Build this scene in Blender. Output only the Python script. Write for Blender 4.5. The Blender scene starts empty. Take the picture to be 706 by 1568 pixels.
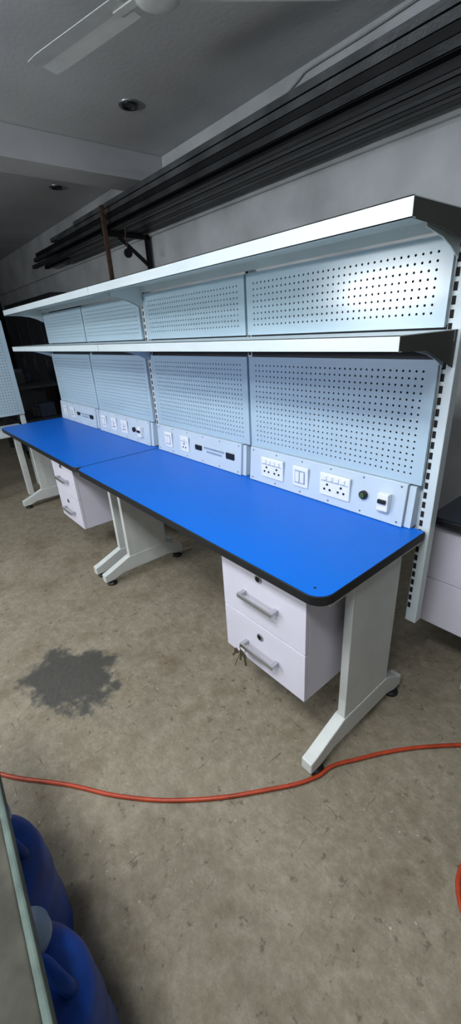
import bpy, bmesh, math, random
from mathutils import Vector, Matrix
random.seed(4)
scene=bpy.context.scene
try: scene.view_settings.view_transform='Standard'
except Exception: pass

# ---------------------------------------------------------------- materials
def lin(c):
    return tuple(((v/255)/12.92 if v/255<=.04045 else ((v/255+.055)/1.055)**2.4) for v in c)
def mat(name,rgb,rough=.5,metal=0.,var=.06,scale=12.,bump=0.,bscale=80.,spec=.5,emit=None,estr=0):
    m=bpy.data.materials.new(name); m.use_nodes=True
    nt=m.node_tree; N=nt.nodes; L=nt.links
    b=N['Principled BSDF']; b.inputs['Roughness'].default_value=rough; b.inputs['Metallic'].default_value=metal
    if 'Specular IOR Level' in b.inputs: b.inputs['Specular IOR Level'].default_value=spec
    tc=N.new('ShaderNodeTexCoord')
    n=N.new('ShaderNodeTexNoise'); n.inputs['Scale'].default_value=scale; n.inputs['Detail'].default_value=5
    L.new(tc.outputs['Object'],n.inputs['Vector'])
    r=N.new('ShaderNodeValToRGB'); c=lin(rgb)
    r.color_ramp.elements[0].position=.3; r.color_ramp.elements[1].position=.7
    r.color_ramp.elements[0].color=tuple(v*(1-var*2) for v in c)+(1,)
    r.color_ramp.elements[1].color=tuple(min(1,v*(1+var)) for v in c)+(1,)
    L.new(n.outputs['Fac'],r.inputs['Fac']); L.new(r.outputs['Color'],b.inputs['Base Color'])
    if bump:
        n2=N.new('ShaderNodeTexNoise'); n2.inputs['Scale'].default_value=bscale; n2.inputs['Detail'].default_value=6
        L.new(tc.outputs['Object'],n2.inputs['Vector'])
        bp=N.new('ShaderNodeBump'); bp.inputs['Strength'].default_value=bump; bp.inputs['Distance'].default_value=.01
        L.new(n2.outputs['Fac'],bp.inputs['Height']); L.new(bp.outputs['Normal'],b.inputs['Normal'])
    if emit:
        b.inputs['Emission Color'].default_value=lin(emit)+(1,); b.inputs['Emission Strength'].default_value=estr
    return m
M={}
M['peg']=mat('pegboard_paint',(172,194,207),.20,0,.02,3,spec=.75)
M['shelf']=mat('shelf_paint',(200,211,215),.35,0,.03,6)
M['leg']=mat('leg_paint',(200,203,200),.4,0,.04,8)
M['box']=mat('utility_box_paint',(190,204,215),.38,0,.02,6)
M['plate']=mat('switch_plastic',(230,232,234),.3,0,.01)
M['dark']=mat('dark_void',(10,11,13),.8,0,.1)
M['black']=mat('black_plastic',(18,18,20),.45,0,.1)
M['edge']=mat('black_edge_band',(16,18,22),.5,0,.15)
M['blue']=mat('blue_laminate',(4,104,208),.42,0,.03,2.,.04,250,spec=.3)
M['drawer']=mat('drawer_laminate',(206,203,216),.45,0,.02,5)
M['steel']=mat('brushed_steel',(190,192,196),.3,.9,.05)
M['keys']=mat('key_metal',(96,86,66),.35,.7,.1)
M['darksteel']=mat('dark_steel',(66,68,70),.45,.5,.3,4,.2,60)
M['greysteel']=mat('grey_steel',(104,106,108),.4,.6,.25,4,.2,60)
M['blacksteel']=mat('black_steel',(22,23,25),.5,.4,.3,4)
M['olive']=mat('bracket_outer_dark',(58,60,54),.6,0,.12,6)
M['rust']=mat('rusty_steel',(82,60,48),.8,.2,.25,30,.3)
M['hose']=mat('orange_hose',(164,58,28),.45,0,.15,20)
M['drum']=mat('blue_drum_plastic',(8,66,156),.5,0,.22,14,.1,30,spec=.3)
M['fan']=mat('fan_enamel',(212,214,214),.4,0,.04)
M['sheet']=mat('scuffed_metal_sheet',(80,78,70),.8,.0,.30,9,.1,40,spec=.15)
M['rim']=mat('metal_rim',(84,96,90),.7,.0,.2,20,spec=.2)
M['ceil']=mat('ceiling_plaster',(192,193,195),.9,0,.06,1.5,.15,30)
M['wall']=mat('wall_plaster',(188,191,193),.9,0,.13,2.2,.5,18)
M['crate']=mat('dark_cabinet_paint',(36,38,44),.6,0,.25,5)
M['label']=mat('label_grey',(150,168,190),.5)
M['brown']=mat('green_knob',(58,84,46),.4)
M['screw']=mat('screw_zinc',(110,115,120),.4,.8)
M['tube']=mat('tube_glow',(240,246,255),.5,emit=(235,244,255),estr=56)
M['pane']=mat('added_window_glow',(230,240,250),.5,emit=(225,240,255),estr=2.5)  # glow for the added window

# floor: stained dusty concrete
def floor_mat():
    m=bpy.data.materials.new('stained_concrete'); m.use_nodes=True
    nt=m.node_tree; N=nt.nodes; L=nt.links; b=N['Principled BSDF']
    tc=N.new('ShaderNodeTexCoord')
    def noise(s,d=8,ro=.6,vec=None):
        n=N.new('ShaderNodeTexNoise'); n.inputs['Scale'].default_value=s; n.inputs['Detail'].default_value=d; n.inputs['Roughness'].default_value=ro
        L.new(vec or tc.outputs['Object'],n.inputs['Vector']); return n.outputs['Fac']
    def ramp(fac,stops):
        r=N.new('ShaderNodeValToRGB'); e=r.color_ramp.elements
        e[0].position,e[0].color=stops[0][0],lin(stops[0][1])+(1,)
        e[1].position,e[1].color=stops[-1][0],lin(stops[-1][1])+(1,)
        for p,c in stops[1:-1]:
            x=e.new(p); x.color=lin(c)+(1,)
        L.new(fac,r.inputs['Fac']); return r.outputs['Color']
    def mix(f,a,c,mode='MIX'):
        x=N.new('ShaderNodeMix'); x.data_type='RGBA'; x.blend_type=mode
        if isinstance(f,float): x.inputs['Factor'].default_value=f
        else: L.new(f,x.inputs['Factor'])
        for k,v in (('A',a),('B',c)):
            s=[i for i in x.inputs if i.name==k and i.type=='RGBA'][0]
            if isinstance(v,tuple): s.default_value=v
            else: L.new(v,s)
        return [o for o in x.outputs if o.type=='RGBA'][0]
    def sm(fac,a,c):
        x=N.new('ShaderNodeMapRange'); x.interpolation_type='SMOOTHSTEP'
        x.inputs[1].default_value=a; x.inputs[2].default_value=c
        L.new(fac,x.inputs[0]); return x.outputs[0]
    def mul(f,k):
        x=N.new('ShaderNodeMath'); x.operation='MULTIPLY'; x.inputs[1].default_value=k; L.new(f,x.inputs[0]); return x.outputs[0]
    base=ramp(noise(2.0),[(.3,(98,89,73)),(.5,(128,119,101)),(.72,(152,144,127))])
    fine=ramp(noise(20,14,.85),[(.3,(76,68,54)),(.5,(130,121,103)),(.72,(174,166,151))])
    c=mix(.6,base,fine)
    c=mix(mul(sm(noise(4.5,7,.7),.48,.68),.50),c,lin((94,78,57))+(1,))
    c=mix(mul(sm(noise(26,6,.65),.59,.67),.62),c,lin((72,62,49))+(1,))
    for rot,sc in ((.9,(9,70,1)),(-.5,(60,8,1))):
        mp=N.new('ShaderNodeMapping'); mp.inputs['Scale'].default_value=sc; mp.inputs['Rotation'].default_value=(0,0,rot)
        L.new(tc.outputs['Object'],mp.inputs['Vector'])
        c=mix(mul(sm(noise(1.0,3,.5,mp.outputs[0]),.67,.74),.6),c,lin((66,56,45))+(1,))
    c=mix(mul(sm(noise(55,2,.5),.72,.76),.7),c,lin((184,181,172))+(1,))
    def patch(cx,cy,rx,ry,col,stren,ang=0,edge=.15):
        nonlocal c
        mp=N.new('ShaderNodeMapping'); mp.vector_type='TEXTURE'
        mp.inputs['Location'].default_value=(cx,cy,0); mp.inputs['Scale'].default_value=(rx,ry,1); mp.inputs['Rotation'].default_value=(0,0,ang)
        L.new(tc.outputs['Object'],mp.inputs['Vector'])
        ln=N.new('ShaderNodeVectorMath'); ln.operation='LENGTH'; L.new(mp.outputs[0],ln.inputs[0])
        a=N.new('ShaderNodeMath'); a.operation='MULTIPLY_ADD'; L.new(noise(8,8,.65),a.inputs[0]); a.inputs[1].default_value=2.0
        L.new(ln.outputs['Value'],a.inputs[2])
        s=sm(a.outputs[0],2.05,2.05-edge)
        c=mix(mul(s,stren),c,lin(col)+(1,))
        return s
    p1=patch(-1.05,-.43,.24,.19,(58,58,55),.9,.5,.28)
    patch(-.84,-.06,.12,.06,(96,70,48),.4,.3,.8)
    L.new(c,b.inputs['Base Color'])
    rr=N.new('ShaderNodeMapRange'); L.new(p1,rr.inputs[0]); rr.inputs[3].default_value=.7; rr.inputs[4].default_value=.5
    L.new(rr.outputs[0],b.inputs['Roughness'])
    bp=N.new('ShaderNodeBump'); bp.inputs['Strength'].default_value=.5; bp.inputs['Distance'].default_value=.01
    L.new(noise(40,8,.7),bp.inputs['Height']); L.new(bp.outputs['Normal'],b.inputs['Normal'])
    return m

# ---------------------------------------------------------------- helpers
def empty(name,loc=(0,0,0)):
    e=bpy.data.objects.new(name,None); e.empty_display_size=.1; e.location=loc
    scene.collection.objects.link(e); bpy.context.view_layer.update(); return e
def link(name,me,mt,parent=None,smooth=False):
    o=bpy.data.objects.new(name,me); scene.collection.objects.link(o)
    for m in (mt if isinstance(mt,(list,tuple)) else [mt]): me.materials.append(m)
    if smooth:
        for p in me.polygons: p.use_smooth=True
    if parent:
        o.parent=parent; o.matrix_parent_inverse=parent.matrix_world.inverted()
    return o
def addbox(bm,x0,x1,y0,y1,z0,z1):
    v=[bm.verts.new(p) for p in ((x0,y0,z0),(x1,y0,z0),(x1,y1,z0),(x0,y1,z0),(x0,y0,z1),(x1,y0,z1),(x1,y1,z1),(x0,y1,z1))]
    fs=[]
    for f in ((0,3,2,1),(4,5,6,7),(0,1,5,4),(1,2,6,5),(2,3,7,6),(3,0,4,7)): fs.append(bm.faces.new([v[i] for i in f]))
    return fs
def finish(bm,name,mt,parent=None,bevel=0,smooth=False,seg=2):
    bmesh.ops.recalc_face_normals(bm,faces=bm.faces)
    me=bpy.data.meshes.new(name); bm.to_mesh(me); bm.free()
    o=link(name,me,mt,parent,smooth)
    if bevel:
        b=o.modifiers.new('bev','BEVEL'); b.width=bevel; b.segments=seg; b.limit_method='ANGLE'
    return o
def boxes(name,lst,mt,parent=None,bevel=.0):
    bm=bmesh.new()
    for b in lst: addbox(bm,*b)
    return finish(bm,name,mt,parent,bevel)
def prism(name,poly,axis,a,b,mt,parent=None,bevel=0,bm=None):
    own=bm is None
    if own: bm=bmesh.new()
    def P(p,t):
        if axis=='x': return (t,p[0],p[1])
        if axis=='y': return (p[0],t,p[1])
        return (p[0],p[1],t)
    v0=[bm.verts.new(P(p,a)) for p in poly]; v1=[bm.verts.new(P(p,b)) for p in poly]
    n=len(poly); bm.faces.new(v0); bm.faces.new(v1[::-1])
    for i in range(n): bm.faces.new((v0[i],v0[(i+1)%n],v1[(i+1)%n],v1[i]))
    if own: return finish(bm,name,mt,parent,bevel)
def addcyl(bm,c,r,h,axis='z',seg=24,r2=None):
    rot={'z':Matrix.Identity(4),'x':Matrix.Rotation(math.pi/2,4,'Y'),'y':Matrix.Rotation(math.pi/2,4,'X')}[axis]
    bmesh.ops.create_cone(bm,cap_ends=True,segments=seg,radius1=r,radius2=r if r2 is None else r2,depth=h,matrix=Matrix.Translation(c)@rot)
def lathe(name,prof,c,mt,parent=None,seg=48):
    bm=bmesh.new(); rings=[]
    for r,z in prof:
        rings.append([bm.verts.new((c[0]+r*math.cos(2*math.pi*i/seg),c[1]+r*math.sin(2*math.pi*i/seg),c[2]+z)) for i in range(seg)])
    for a,b in zip(rings,rings[1:]):
        for i in range(seg): bm.faces.new((a[i],a[(i+1)%seg],b[(i+1)%seg],b[i]))
    bm.faces.new(rings[0][::-1]); bm.faces.new(rings[-1])
    return finish(bm,name,mt,parent,0,True)
def tube(name,pts,r,mt,parent=None,res=8):
    cu=bpy.data.curves.new(name,'CURVE'); cu.dimensions='3D'; cu.bevel_depth=r; cu.bevel_resolution=4; cu.resolution_u=res; cu.use_fill_caps=True
    s=cu.splines.new('BEZIER'); s.bezier_points.add(len(pts)-1)
    for bp,p in zip(s.bezier_points,pts):
        bp.co=p; bp.handle_left_type=bp.handle_right_type='AUTO'
    o=bpy.data.objects.new(name,cu); scene.collection.objects.link(o)
    dg=bpy.context.evaluated_depsgraph_get(); me=bpy.data.meshes.new_from_object(o.evaluated_get(dg))
    bpy.data.objects.remove(o)
    o2=link(name,me,mt,parent,True); return o2

# ---------------------------------------------------------------- room
X0,X1,Y0,Y1,H=-10.5,3.0,-3.4,2.0,2.9
boxes('floor',[(X0,X1,Y0,Y1,-.1,0)],floor_mat())
boxes('ceiling',[(X0,X1,Y0,Y1,H,H+.1)],M['ceil'])
boxes('wall_back',[(X0,X1,Y1,Y1+.1,0,H)],M['wall'])
boxes('wall_front',[(X0,X1,Y0-.1,Y0,0,H)],M['wall'])
boxes('wall_left',[(X0-.1,X0,Y0,Y1,0,H)],M['crate'])
boxes('wall_right',[(X1,X1+.1,Y0,Y1,0,H)],M['wall'])
boxes('trim_1',[(X0,X1,Y1-.03,Y1,2.34,H)],M['wall'],bevel=.004)
boxes('trim_2',[(-3.85,-3.5,Y0,Y1-.03,2.69,H)],M['ceil'],bevel=.006)   # ceiling beam

# ---------------------------------------------------------------- downlights
def downlight(name,x,y):
    e=empty(name,(x,y,H))
    lathe('rim_ring',[(.045,-.004),(.075,-.012),(.08,-.004),(.08,0.0),(.05,0.0)],(x,y,H),M['steel'],e,32)
    lathe('inner_cup',[(.0,-.002),(.048,-.003),(.048,-.014),(.05,-.016),(.05,-.001),(.0,-.001)],(x,y,H),M['black'],e,32)
downlight('recessed_downlight',-2.79,1.27); downlight('recessed_downlight',-4.76,1.43)

# ---------------------------------------------------------------- fan
def fan():
    hx,hy,hz=-1.358,.60,2.65
    e=empty('ceiling_fan',(hx,hy,hz))
    lathe('motor_hub',[(.02,-.05),(.06,-.05),(.09,-.035),(.10,0),(.09,.035),(.05,.05),(.02,.055)],(hx,hy,hz),M['fan'],e)
    lathe('down_rod',[(.012,.05),(.012,.20)],(hx,hy,hz),M['fan'],e,16)
    lathe('canopy',[(.02,.17),(.06,.21),(.065,.249),(.02,.249)],(hx,hy,hz),M['fan'],e)
    for k,a in enumerate((194,55,305)):
        bm=bmesh.new(); n=8; rows=[]
        for i in range(n+1):
            t=i/n; rr=.17+t*.63; w=.080+.008*t
            if i==n: w*=.9
            rows.append([bm.verts.new((rr,-w,.002)),bm.verts.new((rr,0,.006)),bm.verts.new((rr,w,-.002))])
        for p,q in zip(rows,rows[1:]):
            for j in range(2): bm.faces.new((p[j],q[j],q[j+1],p[j+1]))
        addbox(bm,.08,.24,-.018,.018,-.004,.002)
        bmesh.ops.transform(bm,matrix=Matrix.Translation((hx,hy,hz))@Matrix.Rotation(math.radians(a),4,'Z'),verts=bm.verts)
        o=finish(bm,'blade_%d'%(k+1),M['fan'],e); s=o.modifiers.new('s','SOLIDIFY'); s.thickness=.003
fan()

# ---------------------------------------------------------------- pegboard
def pegboard(name,x0,x1,z0,z1,y,parent,pitch=.0215,r=.0037,mx=.026,mz=.018):
    bm=bmesh.new()
    nx=int((x1-x0-2*mx)/pitch); nz=int((z1-z0-2*mz)/pitch)
    gx0=(x0+x1)/2-nx*pitch/2; gz0=(z0+z1)/2-nz*pitch/2; gx1=gx0+nx*pitch; gz1=gz0+nz*pitch
    cache={}
    def V(x,yy,z):
        k=(round(x,5),round(yy,5),round(z,5))
        if k not in cache: cache[k]=bm.verts.new((x,yy,z))
        return cache[k]
    h=pitch/2
    sq=[(-1,-1),(0,-1),(1,-1),(1,0),(1,1),(0,1),(-1,1),(-1,0)]
    for i in range(nx):
        for j in range(nz):
            cx=gx0+(i+.5)*pitch; cz=gz0+(j+.5)*pitch
            O=[V(cx+a*h,y,cz+b*h) for a,b in sq]
            A=[bm.verts.new((cx+r*math.cos(math.radians(225+45*k)),y,cz+r*math.sin(math.radians(225+45*k)))) for k in range(8)]
            B=[bm.verts.new((v.co.x,y+.003,v.co.z)) for v in A]
            for k in range(8):
                l=(k+1)%8
                bm.faces.new((O[k],O[l],A[l],A[k])); bm.faces.new((A[k],A[l],B[l],B[k]))
    def q(a,b,c,d): bm.faces.new([bm.verts.new(p) for p in ((a,y,c),(b,y,c),(b,y,d),(a,y,d))])
    q(x0,gx0,z0,z1); q(gx1,x1,z0,z1); q(gx0,gx1,z0,gz0); q(gx0,gx1,gz1,z1)
    d=.014
    for a,b in (((x0,z0),(x1,z0)),((x1,z0),(x1,z1)),((x1,z1),(x0,z1)),((x0,z1),(x0,z0))):
        bm.faces.new([bm.verts.new(p) for p in ((a[0],y,a[1]),(b[0],y,b[1]),(b[0],y+d,b[1]),(a[0],y+d,a[1]))])
    me=bpy.data.meshes.new(name); bm.to_mesh(me); bm.free()
    link(name,me,M['peg'],parent)
    boxes(name+'_hole_shade',[(x0+.004,x1-.004,y+.006,y+.012,z0+.004,z1-.004)],M['dark'],parent)  # dark sheet standing in for the unlit room behind the holes

# ---------------------------------------------------------------- electrical fittings (face plane y, looking -Y)
def plate(parent,n,x,z,w,h,y,kind):
    boxes('%s_plate_%d'%(kind,n),[(x-w/2,x+w/2,y-.009,y,z-h/2,z+h/2)],M['plate'],parent,.003)
    bm=bmesh.new(); yy=y-.0105
    if kind=='socket':
        k=2 if w>.1 else 1
        for i in range(k):
            cx=x+(i-(k-1)/2)*w*.46
            for dx,dz in ((-.013,-.018),(.013,-.018),(0,.002)): addcyl(bm,(cx+dx,yy+.001,z+dz),.0048,.003,'y',10)
        finish(bm,'pin_holes_%d'%n,M['black'],parent)
        bm=bmesh.new()
        for i in range(k*2 if k==2 else 1):
            cx=x+(i-(k*2-1)/2)*w*.2 if k==2 else x
            addbox(bm,cx-.007,cx+.007,yy-.003,yy+.002,z+h*.22,z+h*.40)
        finish(bm,'rocker_%d'%n,M['plate'],parent,.001)
        bm=bmesh.new(); addbox(bm,x-w*.44,x+w*.44,yy-.0002,yy+.002,z+h*.16,z+h*.185)
        finish(bm,'groove_%d'%n,M['label'],parent)
    else:
        for i in (-1,1): addbox(bm,x+i*w*.16-.010,x+i*w*.16+.010,yy-.003,yy+.002,z-h*.26,z+h*.26)
        finish(bm,'rocker_%d'%n,M['plate'],parent,.0015)
        bm=bmesh.new()
        addbox(bm,x-w*.34,x+w*.34,yy+.0006,yy+.002,z-h*.32,z+h*.32)
        finish(bm,'groove_%d'%n,M['label'],parent)

def utility_box(parent,tag,x0,x1,kind,Y=.532):
    z0,z1=.752,.906
    poly=[(Y-.006,z0),(Y+.008,z1),(Y+.05,z1),(Y+.05,z0)]
    prism('utility_box_'+tag,poly,'x',x0,x1,M['box'],parent,.002)
    prism('utility_box_cheek_a_'+tag,[(Y+.006,z0),(Y+.018,z1-.006),(Y+.05,z1-.006),(Y+.05,z0)],'x',x1+.002,x1+.026,M['box'],parent,.001)
    e=empty('fittings_'+tag,((x0+x1)/2,Y,.83)); e.parent=parent
    e.matrix_parent_inverse=parent.matrix_world.inverted()
    z=.832; y=Y
    if kind=='A':
        plate(e,1,x0+.150,z,.135,.092,y,'socket'); plate(e,2,x0+.315,z,.082,.088,y,'switch'); plate(e,3,x0+.488,z,.140,.092,y,'socket')
        bm=bmesh.new(); addcyl(bm,(x0+.615,y-.005,z),.016,.014,'y',24); finish(bm,'banana_jack_ring',M['black'],e,.002)
        bm=bmesh.new(); addcyl(bm,(x0+.615,y-.012,z),.010,.012,'y',20); finish(bm,'banana_jack_knob',M['brown'],e,.002)
        boxes('mcb_body',[(x0+.680,x0+.722,y-.022,y+.002,z-.034,z+.030)],M['plate'],e,.002)
        boxes('mcb_lever',[(x0+.686,x0+.716,y-.030,y-.020,z-.004,z+.010)],M['black'],e,.001)
    elif kind=='B':
        plate(e,1,x0+.130,z,.075,.088,y,'switch'); plate(e,2,x0+.300,z,.078,.088,y,'socket')
        boxes('digital_meter_a',[(x0+.400,x0+.455,y-.006,y+.002,z-.012,z+.014)],M['black'],e,.001)
        boxes('digital_meter_b',[(x0+.665,x0+.725,y-.006,y+.002,z-.014,z+.016)],M['black'],e,.001)
        bm=bmesh.new()
        for row,(a,b) in enumerate(((.48,.64),(.50,.62))):
            xx=x0+a
            while xx<x0+b:
                w=random.uniform(.006,.012); addbox(bm,xx,xx+w-.003,y-.0035,y,z+.006-row*.020,z+.014-row*.020); xx+=w
        finish(bm,'printed_label',M['label'],e)
    elif kind=='C':
        plate(e,1,x0+.10,z,.075,.088,y,'switch'); plate(e,2,x0+.27,z,.078,.088,y,'socket'); plate(e,3,x0+.43,z,.09,.088,y,'socket')
        bm=bmesh.new(); addcyl(bm,(x0+.57,y-.005,z),.016,.014,'y',24); finish(bm,'banana_jack_ring',M['black'],e,.002)
        boxes('mcb_body',[(x0+.645,x0+.69,y-.022,y+.002,z-.034,z+.030)],M['plate'],e,.002)
        boxes('mcb_lever',[(x0+.650,x0+.685,y-.030,y-.020,z-.004,z+.010)],M['black'],e,.001)
    bm=bmesh.new()
    for i in range(6):
        for zz,yy in ((z0+.014,Y-.004),(z1-.012,Y+.008)):
            addcyl(bm,(x0+.02+(x1-x0-.04)*i/5,yy,zz),.0035,.004,'y',10)
    finish(bm,'screws',M['screw'],e)

# ---------------------------------------------------------------- drawer unit
def drawer_unit(parent,x0,x1,keys):
    z0,z1,y0,y1=.283,.72,.042,.46
    e=empty('drawer_unit',((x0+x1)/2,.2,.5)); e.parent=parent; e.matrix_parent_inverse=parent.matrix_world.inverted()
    boxes('carcass',[(x0,x1,y0+.018,y1,z0,z1)],M['drawer'],e,.001)
    zm=.478
    for i,(a,b) in enumerate(((zm+.0015,z1-.004),(z0,zm-.0015))):
        boxes('drawer_front_%d'%(i+1),[(x0,x1,y0,y0+.017,a,b)],M['drawer'],e,.0015)
        cx=(x0+x1)/2-.0; zc=(a+b)/2-.012; hw=.082
        bm=bmesh.new()
        addbox(bm,cx-hw,cx+hw,y0-.034,y0-.027,zc-.008,zc+.008)
        for s in (-1,1):
            xx=cx+s*hw
            addbox(bm,min(xx,xx-s*.014),max(xx,xx-s*.014),y0-.030,y0,zc-.008,zc+.008)
        finish(bm,'handle_%d'%(i+1),M['steel'],e,.002)
        bm=bmesh.new(); zl=b-.045; xl=cx-.005
        addcyl(bm,(xl,y0-.002,zl),.014,.006,'y',24); finish(bm,'lock_%d'%(i+1),M['steel'],e,.001)
        bm=bmesh.new(); addcyl(bm,(xl,y0-.0055,zl),.009,.003,'y',20); addbox(bm,xl-.001,xl+.001,y0-.009,y0-.004,zl-.006,zl+.006)
        finish(bm,'lock_barrel_%d'%(i+1),M['black'],e)
        if keys and i==1:
            bm=bmesh.new()
            kx=cx-hw+.022; kz=zc-.004
            for k,(dx,ang) in enumerate(((0,.25),(.012,-.15),(-.014,.55))):
                b2=bmesh.new(); addcyl(b2,(0,0,-.018),.011,.003,'y',16); addbox(b2,-.004,.004,-.0015,.0015,-.060,-.022)
                bmesh.ops.transform(b2,matrix=Matrix.Translation((kx+dx,y0-.040-.004*k,kz))@Matrix.Rotation(ang,4,'Y'),verts=b2.verts)
                me=bpy.data.meshes.new('t'); b2.to_mesh(me); b2.free(); bm.from_mesh(me)
            finish(bm,'keys',M['keys'],e)
            tube('key_ring',[(kx+.015*math.cos(t),y0-.038,kz+.002+.015*math.sin(t)) for t in [i*math.pi/4 for i in range(9)]],.0013,M['keys'],e)
            tube('key_string',[(kx-.01,y0-.040,kz-.02),(kx-.03,y0-.038,kz-.06),(kx-.055,y0-.035,kz-.12)],.0013,M['keys'],e)

# ---------------------------------------------------------------- leg
def leg(parent,tag,x0,x1,ribs=True):
    boxes('leg_column_'+tag,[(x0,x1,.185,.455,.10,.70)],M['leg'],parent,.003)
    if ribs:
        bm=bmesh.new()
        for s,xx in ((1,x1),(-1,x0)):
            for yy in (.225,.385):
                addbox(bm,min(xx,xx+s*.0012),max(xx,xx+s*.0012),yy,yy+.035,.125,.70)
        finish(bm,'leg_ribs_'+tag,M['leg'],parent,.0008)
    poly=[(.005,.028),(.005,.075),(.035,.084),(.185,.145),(.455,.145),(.55,.085),(.575,.078),(.575,.028),(.53,.028),(.47,.05),(.13,.05),(.055,.028)]
    prism('foot_'+tag,poly,'x',x0-.010,x1+.003,M['leg'],parent,.004)
    boxes('top_bracket_'+tag,[(x0-.01,x1+.006,.06,.60,.695,.719)],M['leg'],parent,.003)
    for k,yy in enumerate((.05,.535)):
        c=((x0+x1)/2,yy,0)
        lathe('leveling_foot_%s%d'%(tag,k+1),[(.03,0),(.03,.008),(.022,.016),(.008,.018),(.006,.04)],c,M['black'],parent,28)

def upright(parent,tag,x0,x1,zb,zt,y0=.566,y1=.606,off=0):
    boxes('upright_'+tag,[(x0,x1,y0,y1,zb,zt)],M['shelf'],parent,.002)
    bm=bmesh.new(); z=zb+.06
    xm=(x0+x1)/2+off
    while z<zt-.03:
        addbox(bm,xm-.0055,xm+.0055,y0-.0008,y0+.001,z,z+.022)
        z+=.034
    finish(bm,'upright_slots_'+tag,M['dark'],parent)

# ---------------------------------------------------------------- workbench
def shelf(parent,tag,xa,xb,yf,yr,zt,lip,zrear,endmat):
    t=.0022; bm=bmesh.new()
    addbox(bm,xa,xb,yf,yr,zt-t,zt)
    addbox(bm,xa,xb,yf,yf+t,zt-lip,zt)
    addbox(bm,xa,xb,yf,yf+.016,zt-lip,zt-lip+t)
    addbox(bm,xa,xb,yr-t,yr,zt-.03,zt)
    finish(bm,tag+'_shelf_tray',M['shelf'],parent)
    for k,xx in enumerate((xa,xb-.002)):
        prism(tag+'_shelf_end_bracket_%d'%(k+1),[(yf+.0005,zt-lip),(yf+.0005,zt-.0005),(yr+.055,zt-.0005),(yr+.055,zrear),(yf+.14,zt-lip-.006)],'x',xx,xx+.0018,M['shelf'] if k==0 else endmat,parent)
    for k,xx in enumerate((xa+.02,xb-.024)):
        prism(tag+'_shelf_gusset_%d'%(k+1),[(yf+.10,zt-t),(yf+.11,zt-lip-.004),(yr-.10,zt-.058),(yr-.05,zt-.075),(yr,zt-.10),(yr,zt-t)],'x',xx,xx+.003,M['shelf'],parent)

def workbench(xr,xl,boxkinds,draw,legs):
    e=empty('workbench',((xr+xl)/2,.27,0))
    g=.0015
    D=.56; T=.75
    def outline(ins,rr):
        pts=[]
        a,b,c,d=xl+g+ins,xr-g-ins,0+ins,D-ins
        for cx,cy,st,r in ((b-rr,c+rr,-90,rr),(b-.01,d-.01,0,.01),(a+.01,d-.01,90,.01),(a+rr,c+rr,180,rr)):
            for k in range(9):
                t=math.radians(st+k*90/8); pts.append((cx+r*math.cos(t),cy+r*math.sin(t)))
        return pts
    prism('tabletop_core',outline(0,.055),'z',T-.031,T-.0012,M['edge'],e,.002)
    prism('tabletop_laminate',outline(.0035,.052),'z',T-.003,T,M['blue'],e)
    for t,(a,b) in zip('ab',legs): leg(e,t,a,b,not(xr==0 and t=='a'))
    boxes('under_rail',[(xl+.06,xr-.05,.47,.50,.66,.70)],M['leg'],e,.002)
    bm=bmesh.new(); addcyl(bm,(xr-.055,.04,T+.0005),.004,.0015,'z',12); finish(bm,'corner_screw',M['black'],e)
    mid=(xr+xl)/2
    for t,(a,b) in zip('ab',((mid+.008,xr-.036),(xl+.030,mid-.006))):
        pegboard('pegboard_upper_'+t,a,b,1.384,1.610,.551,e)
        pegboard('pegboard_lower_'+t,a,b,.908,1.298,.551,e)
        boxes('rail_between_'+t,[(a,b,.568,.590,1.29,1.39)],M['crate'],e)
    for t,(a,b),k in zip('ab',((mid+.012,xr-.075),(xl+.030,mid-.055)),boxkinds): utility_box(e,t,a,b,k)
    boxes('box_seat',[(xl+.02,xr-.03,.583,.60,.70,.91)],M['shelf'],e)
    em=M['olive'] if xr==0 else M['shelf']
    shelf(e,'upper',xl+.002,xr-.002,.257,.55,1.648,.040,1.572,em)
    shelf(e,'lower',xl+.002,xr-.002,.258,.55,1.378,.038,1.262,em)
    if xr==0: upright(e,'a',xr-.034,xr+.006,.36,1.646,off=-.012)
    else: upright(e,'a',xr-.030,xr-.001,.36,1.646)
    upright(e,'b',xl+.001,xl+.030,.36,1.646)
    upright(e,'c',mid-.014,mid+.014,.70,1.646)
    drawer_unit(e,draw[0],draw[1],draw[2])
    return e
workbench(0.0,-1.717,('A','B'),(-.476,-.086,True),((-.052,-.022),(-1.658,-1.626)))
workbench(-1.717,-3.428,('C','B'),(-2.30,-1.92,False),((-1.79,-1.758),(-3.405,-3.373)))

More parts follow.
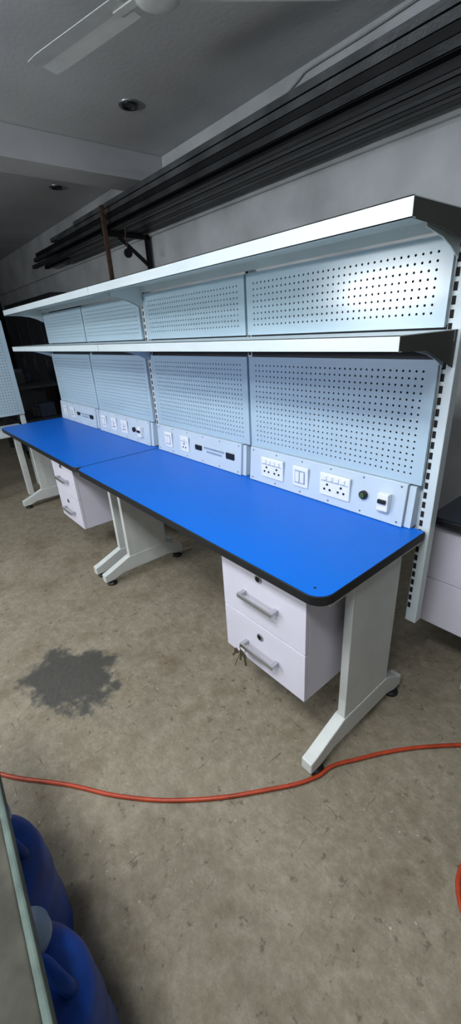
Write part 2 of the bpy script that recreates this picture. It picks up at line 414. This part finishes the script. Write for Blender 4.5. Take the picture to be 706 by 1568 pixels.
# ---------------------------------------------------------------- bench standing behind, right
def back_bench():
    e=empty('steel_workbench',(.8,1.0,0))
    boxes('tabletop',[(-.06,1.6,.69,1.28,.72,.745)],M['edge'],e,.004)
    boxes('tabletop_laminate',[(-.055,1.595,.695,1.275,.745,.748)],mat('dark_laminate',(22,30,46),.5),e)
    for i,(a,b) in enumerate(((.47,.69),(.26,.467))):
        boxes('drawer_front_%d'%(i+1),[(-.055,.13,.735,.75,a,b)],M['drawer'],e,.0015)
    boxes('drawer_carcass',[(-.055,.13,.752,1.15,.26,.719)],M['drawer'],e,.001)
    for k,x in enumerate((.16,1.45)):
        boxes('leg_column_%d'%k,[(x,x+.055,.86,1.16,.10,.719)],M['leg'],e,.003)
        prism('foot_%d'%k,[(.72,.028),(.72,.07),(.75,.08),(.86,.13),(1.2,.13),(1.27,.07),(1.27,.028),(1.2,.028),(1.15,.05),(.82,.05),(.77,.028)],'x',x-.004,x+.059,M['leg'],e,.003)
        for j,yy in enumerate((.755,1.24)): lathe('leveling_foot_%d%d'%(k,j),[(.028,0),(.028,.008),(.02,.016),(.006,.03)],(x+.028,yy,0),M['black'],e,24)
    boxes('upright_back',[(.0,.04,1.22,1.26,.748,1.30),(1.5,1.54,1.22,1.26,.748,1.30)],M['crate'],e)
    boxes('back_panel',[(-.05,1.58,1.262,1.275,.748,1.30)],M['crate'],e,.002)
    bm=bmesh.new(); addcyl(bm,(.10,.90,.748+.085),.085,.01,'y',32); addcyl(bm,(.10,.95,.748+.085),.04,.1,'y',24); addcyl(bm,(.10,1.0,.748+.085),.085,.01,'y',32)
    finish(bm,'wire_spool',M['blacksteel'],None)
back_bench()

# ---------------------------------------------------------------- rack at far left (faces +X)
def left_rack():
    e=empty('pegboard_rack',(-4.0,-.3,0))
    p=empty('panel_frame',(0,0,0))
    pegboard('rack_pegboard',-.85,0,.75,1.60,0,p,pitch=.026)
    p.rotation_euler=(0,0,math.radians(90)); p.location=(-4.0,.36,0)
    bpy.context.view_layer.update()
    p.parent=e; p.matrix_parent_inverse=e.matrix_world.inverted()
    boxes('rack_posts',[(-4.07,-4.02,.32,.36,.0,1.62),(-4.07,-4.02,-.52,-.48,0,1.62)],M['shelf'],e,.002)
    boxes('rack_table',[(-4.02,-3.72,-.50,.28,.60,.665)],M['shelf'],e,.004)
    boxes('rack_table_legs',[(-3.80,-3.75,-.45,-.40,0,.60),(-3.80,-3.75,.15,.20,0,.60)],M['leg'],e,.003)
left_rack()

def clutter():
    e=empty('steel_storage_cabinet',(-5.6,.9,0))
    bm=bmesh.new()
    for a in ((-6.1,-5.2,.55,1.2,.06,.10),(-6.1,-5.2,.55,1.2,.45,.48),(-6.1,-5.2,.55,1.2,.86,.89),(-6.1,-6.06,.55,1.2,0,.9),(-5.24,-5.2,.55,.6,0,.9),(-5.24,-5.2,1.15,1.2,0,.9)): addbox(bm,*a)
    finish(bm,'frame',M['crate'],e,.003)
    cols=[(34,44,64),(50,52,56),(26,30,34),(74,82,100)]
    for i in range(9):
        x=-6.0+random.random()*.6; y=.62+random.random()*.35; z=(.102,.482,.892)[i%3]
        boxes('bin_%d'%i,[(x,x+.16,y,y+.18,z,z+.10+.08*random.random())],mat('bin_paint_%d'%i,cols[i%4],.5),e,.006)
    e2=empty('steel_locker_bank',(-8.6,0,0))
    for i in range(5):
        y=-1.9+i*.66
        boxes('locker_body_%d'%i,[(-9.2,-8.6,y,y+.64,0,2.0)],M['crate'],e2,.004)
        boxes('locker_door_%d'%i,[(-8.598,-8.585,y+.02,y+.62,.06,1.96)],M['crate'],e2,.004)
        boxes('locker_handle_%d'%i,[(-8.585,-8.56,y+.54,y+.56,.98,1.14)],M['darksteel'],e2,.002)
    e3=empty('steel_locker_bank',(-7.0,1.7,0))
    for i in range(4):
        x=-8.3+i*.62
        boxes('locker_body_%d'%i,[(x,x+.60,1.5,1.95,0,2.0)],M['crate'],e3,.004)
        boxes('locker_door_%d'%i,[(x+.02,x+.58,1.486,1.498,.06,1.96)],M['crate'],e3,.004)
        boxes('locker_handle_%d'%i,[(x+.50,x+.52,1.46,1.486,.98,1.14)],M['darksteel'],e3,.002)
clutter()

# ---------------------------------------------------------------- stack of steel lengths on wall brackets
def stack():
    e=empty('steel_channel_stack',(-2,1.7,2.4))
    rows=[(2.352,7),(2.398,7),(2.444,6),(2.490,5),(2.536,3)]
    k=0
    for ri,(z,n) in enumerate(rows):
        for i in range(n):
            w=.052; y=1.50+i*.056+(.012 if z>2.44 else 0)+random.uniform(-.003,.003)
            xl=-6.3+random.uniform(-.25,.9)+(z-2.35)*4; xr=2.6-random.uniform(0,.4)
            bm=bmesh.new(); t=.003; h=.042
            if k%3: 
                addbox(bm,xl,xr,y,y+w,z,z+t); addbox(bm,xl,xr,y,y+t,z,z+h); addbox(bm,xl,xr,y+w-t,y+w,z,z+h)
            else:
                addbox(bm,xl,xr,y,y+w,z,z+t); addbox(bm,xl,xr,y,y+w,z+h-t,z+h); addbox(bm,xl,xr,y+w-t,y+w,z,z+h)
            finish(bm,'channel_%d'%k,(M['greysteel'] if ri>=3 else (M['darksteel'] if k%2 else M['blacksteel'])),e); k+=1
    for i,x in enumerate((-3.92,-.25,2.1)):
        bm=bmesh.new()
        addbox(bm,x,x+.04,1.46,1.97,2.31,2.35); addbox(bm,x,x+.04,1.93,1.97,2.02,2.35)
        vs=[(x,1.62,2.31),(x,1.66,2.31),(x,1.95,2.09),(x,1.95,2.05)]
        v0=[bm.verts.new(p) for p in vs]; v1=[bm.verts.new((p[0]+.03,p[1],p[2])) for p in vs]
        bm.faces.new(v0); bm.faces.new(v1[::-1])
        for q in range(4): bm.faces.new((v0[q],v0[(q+1)%4],v1[(q+1)%4],v1[q]))
        addbox(bm,x,x+.04,1.455,1.49,2.31,2.40)
        finish(bm,'wall_bracket_%d'%(i+1),M['blacksteel'],e)
    boxes('rusty_post',[(-3.80,-3.765,1.41,1.445,1.90,2.53),(-3.80,-3.765,1.41,1.97,1.90,1.93)],M['rust'],e)
    tube('tie_wire',[(-3.62,1.56,2.35),(-3.62,1.55,2.25),(-3.61,1.55,2.17)],.006,M['rust'],e)
    bm=bmesh.new(); addcyl(bm,(-3.61,1.55,2.13),.04,.03,'x',24); finish(bm,'hanging_pulley',M['blacksteel'],e,.004)
stack()

tube('wall_cable',[(-2.75,1.955,2.62),(-2.3,1.955,2.70),(-1.8,1.955,2.845),(-1.78,1.955,2.855),(-1.3,1.955,2.86),(-.6,1.955,2.88)],.005,mat('cable_grey',(150,152,150),.6))

# ---------------------------------------------------------------- hose
hz=.0085
tube('air_hose',[(-1.00,-.92,hz),(-.78,-.80,hz),(-.56,-.62,hz),(-.40,-.50,hz),(-.25,-.35,hz),(-.10,-.14,hz),(-.01,.03,hz),(.0,.09,hz),(.04,.17,hz),(.12,.31,hz),(.20,.42,hz),(.29,.52,hz),(.45,.62,hz),(.62,.58,hz),(.66,.42,hz),(.56,.30,hz),(.46,.22,hz),(.42,.13,hz),(.47,.02,hz),(.62,-.05,hz),(.9,0,hz)],.0066,M['hose'],None,16)

# ---------------------------------------------------------------- grit on the floor
def debris():
    bm=bmesh.new(); rnd=random.Random(9)
    for i in range(420):
        x=rnd.uniform(-3.2,.9); y=rnd.uniform(-1.6,1.1); s=rnd.choice((.0012,.0018,.0025,.004))
        pts=[(x+s*math.cos(a)*rnd.uniform(.6,1.3),y+s*math.sin(a)*rnd.uniform(.6,1.3)) for a in (0,1.3,2.5,3.8,5.1)]
        v0=[bm.verts.new((p[0],p[1],.0003)) for p in pts]; v1=[bm.verts.new((x+(p[0]-x)*.6,y+(p[1]-y)*.6,s*.7)) for p in pts]
        bm.faces.new(v1)
        for k in range(5): bm.faces.new((v0[k],v0[(k+1)%5],v1[(k+1)%5],v1[k]))
    finish(bm,'floor_grit',mat('grit',(118,108,92),.9,0,.5,6))
debris()

# ---------------------------------------------------------------- drums
def drum(x,y,s=1.0,h=.42):
    e=empty('plastic_drum',(x,y,0))
    R=.135*s
    lathe('drum_body',[(R*.9,0),(R,.02),(R,.10),(R*1.02,.11),(R,.12),(R,.24),(R*1.02,.25),(R,.26),(R,h-.07),(R*.95,h-.035),(R*.80,h-.012),(R*.55,h),(R*.40,h)],(x,y,0),M['drum'],e,56)
    lathe('drum_neck',[(R*.24,h-.002),(R*.24,h+.015),(R*.30,h+.015),(R*.30,h+.035),(R*.05,h+.038)],(x-R*.45,y+R*.42,-.006),M['label'],e,32)
    tube('drum_handle',[(x+R*.30,y+R*.70,h-.03),(x+R*.26,y+R*.62,h+.022),(x-R*.02,y+R*.50,h+.030),(x-R*.1,y+R*.42,h-.002)],.012,M['drum'],e)
drum(-.235,-.875,1,.385); drum(.055,-.868,1,.42)

# ---------------------------------------------------------------- sheet-metal side table, foreground left
def side_table():
    e=empty('metal_side_table',(0,-.78,0))
    boxes('metal_top',[(-.62,.36,-1.06,-.794,.580,.60)],M['sheet'],e,.003)
    boxes('rolled_rim',[(-.62,.36,-.794,-.782,.560,.604)],M['rim'],e,.004)
    boxes('table_legs',[(-.60,-.56,-.97,-.93,0,.58),(.31,.35,-.83,-.79,0,.58),(-.60,-.56,-1.05,-1.01,0,.58),(.31,.35,-1.05,-1.01,0,.58)],M['rim'],e,.002)
    e.rotation_euler=(0,0,math.radians(-3.6))
side_table()

# ---------------------------------------------------------------- lights
def area(name,loc,rot,sx,sy,power,col):
    l=bpy.data.lights.new(name,'AREA'); l.shape='RECTANGLE'; l.size=sx; l.size_y=sy; l.energy=power; l.color=col
    o=bpy.data.objects.new(name,l); o.location=loc; o.rotation_euler=rot; scene.collection.objects.link(o); return o
cool=(.95,.985,1.0)
def tube_fixture(x,y,z,length,power,rx=0):
    e=empty('tube_light',(x,y,z))
    boxes('batten',[(x-length/2,x+length/2,y-.05,y+.05,z+.05,z+.09)],M['fan'],e,.004)
    bm=bmesh.new()
    for dy in (-.14,.14):
        addcyl(bm,(x,y+dy,z+.025),.013,length*.97,'x',20)
    finish(bm,'lamp_tubes',M['tube'],e)
    boxes('tube_arms',[(x+s*length*.45-.01,x+s*length*.45+.01,y-.14,y+.14,z+.04,z+.05) for s in (-1,1)],M['fan'],e)
    boxes('suspension_rods',[(x+s*length*.4-.005,x+s*length*.4+.005,y-.005,y+.005,z+.09,H) for s in (-1,1)],M['fan'],e)
    o=area('lamp',(x,y,z-.005),(rx,0,0),length,.42,power,cool); o.parent=e; o.matrix_parent_inverse=e.matrix_world.inverted()
tube_fixture(.1,-1.15,2.50,1.25,50)
tube_fixture(-1.9,-2.0,2.45,1.25,28)
# unseen window opposite the bench, added for front light and the pegboard highlight
e=empty('added_window_1',(-2.55,Y0,1.80))
boxes('added_window_frame',[(-3.35,-1.75,Y0,Y0+.04,1.49,1.55),(-3.35,-1.75,Y0,Y0+.04,2.05,2.11),(-3.35,-3.29,Y0,Y0+.04,1.49,2.11),(-1.81,-1.75,Y0,Y0+.04,1.49,2.11),(-2.58,-2.52,Y0,Y0+.04,1.55,2.05)],M['fan'],e,.004)
boxes('added_window_glass',[(-3.29,-1.81,Y0+.01,Y0+.014,1.55,2.05)],M['pane'],e)
o=area('highlight_strip',(-2.55,Y0+.06,1.74),(math.radians(90),0,0),1.2,.12,52,cool); o.parent=e; o.matrix_parent_inverse=e.matrix_world.inverted()  # thin lamp added and shaped for the long pegboard highlight

w=bpy.data.worlds.new('World'); scene.world=w; w.use_nodes=True
w.node_tree.nodes['Background'].inputs[0].default_value=(.5,.6,.7,1); w.node_tree.nodes['Background'].inputs[1].default_value=.05

# ---------------------------------------------------------------- camera
def cam():
    yaw,pitch,roll,f=.8944,-.4215,-.0629,628.12
    fw=Vector((-math.sin(yaw)*math.cos(pitch),math.cos(yaw)*math.cos(pitch),math.sin(pitch)))
    r=Vector((math.cos(yaw),math.sin(yaw),0)); u=r.cross(fw)
    r2=math.cos(roll)*r+math.sin(roll)*u; u2=-math.sin(roll)*r+math.cos(roll)*u
    c=bpy.data.cameras.new('camera'); c.sensor_fit='HORIZONTAL'; c.sensor_width=36; c.lens=f/706*36; c.clip_start=.02
    o=bpy.data.objects.new('camera',c); scene.collection.objects.link(o)
    m=Matrix((r2,u2,-fw)).transposed().to_4x4(); m.translation=Vector((.5417,-.7207,1.4172)); o.matrix_world=m
    scene.camera=o
cam()
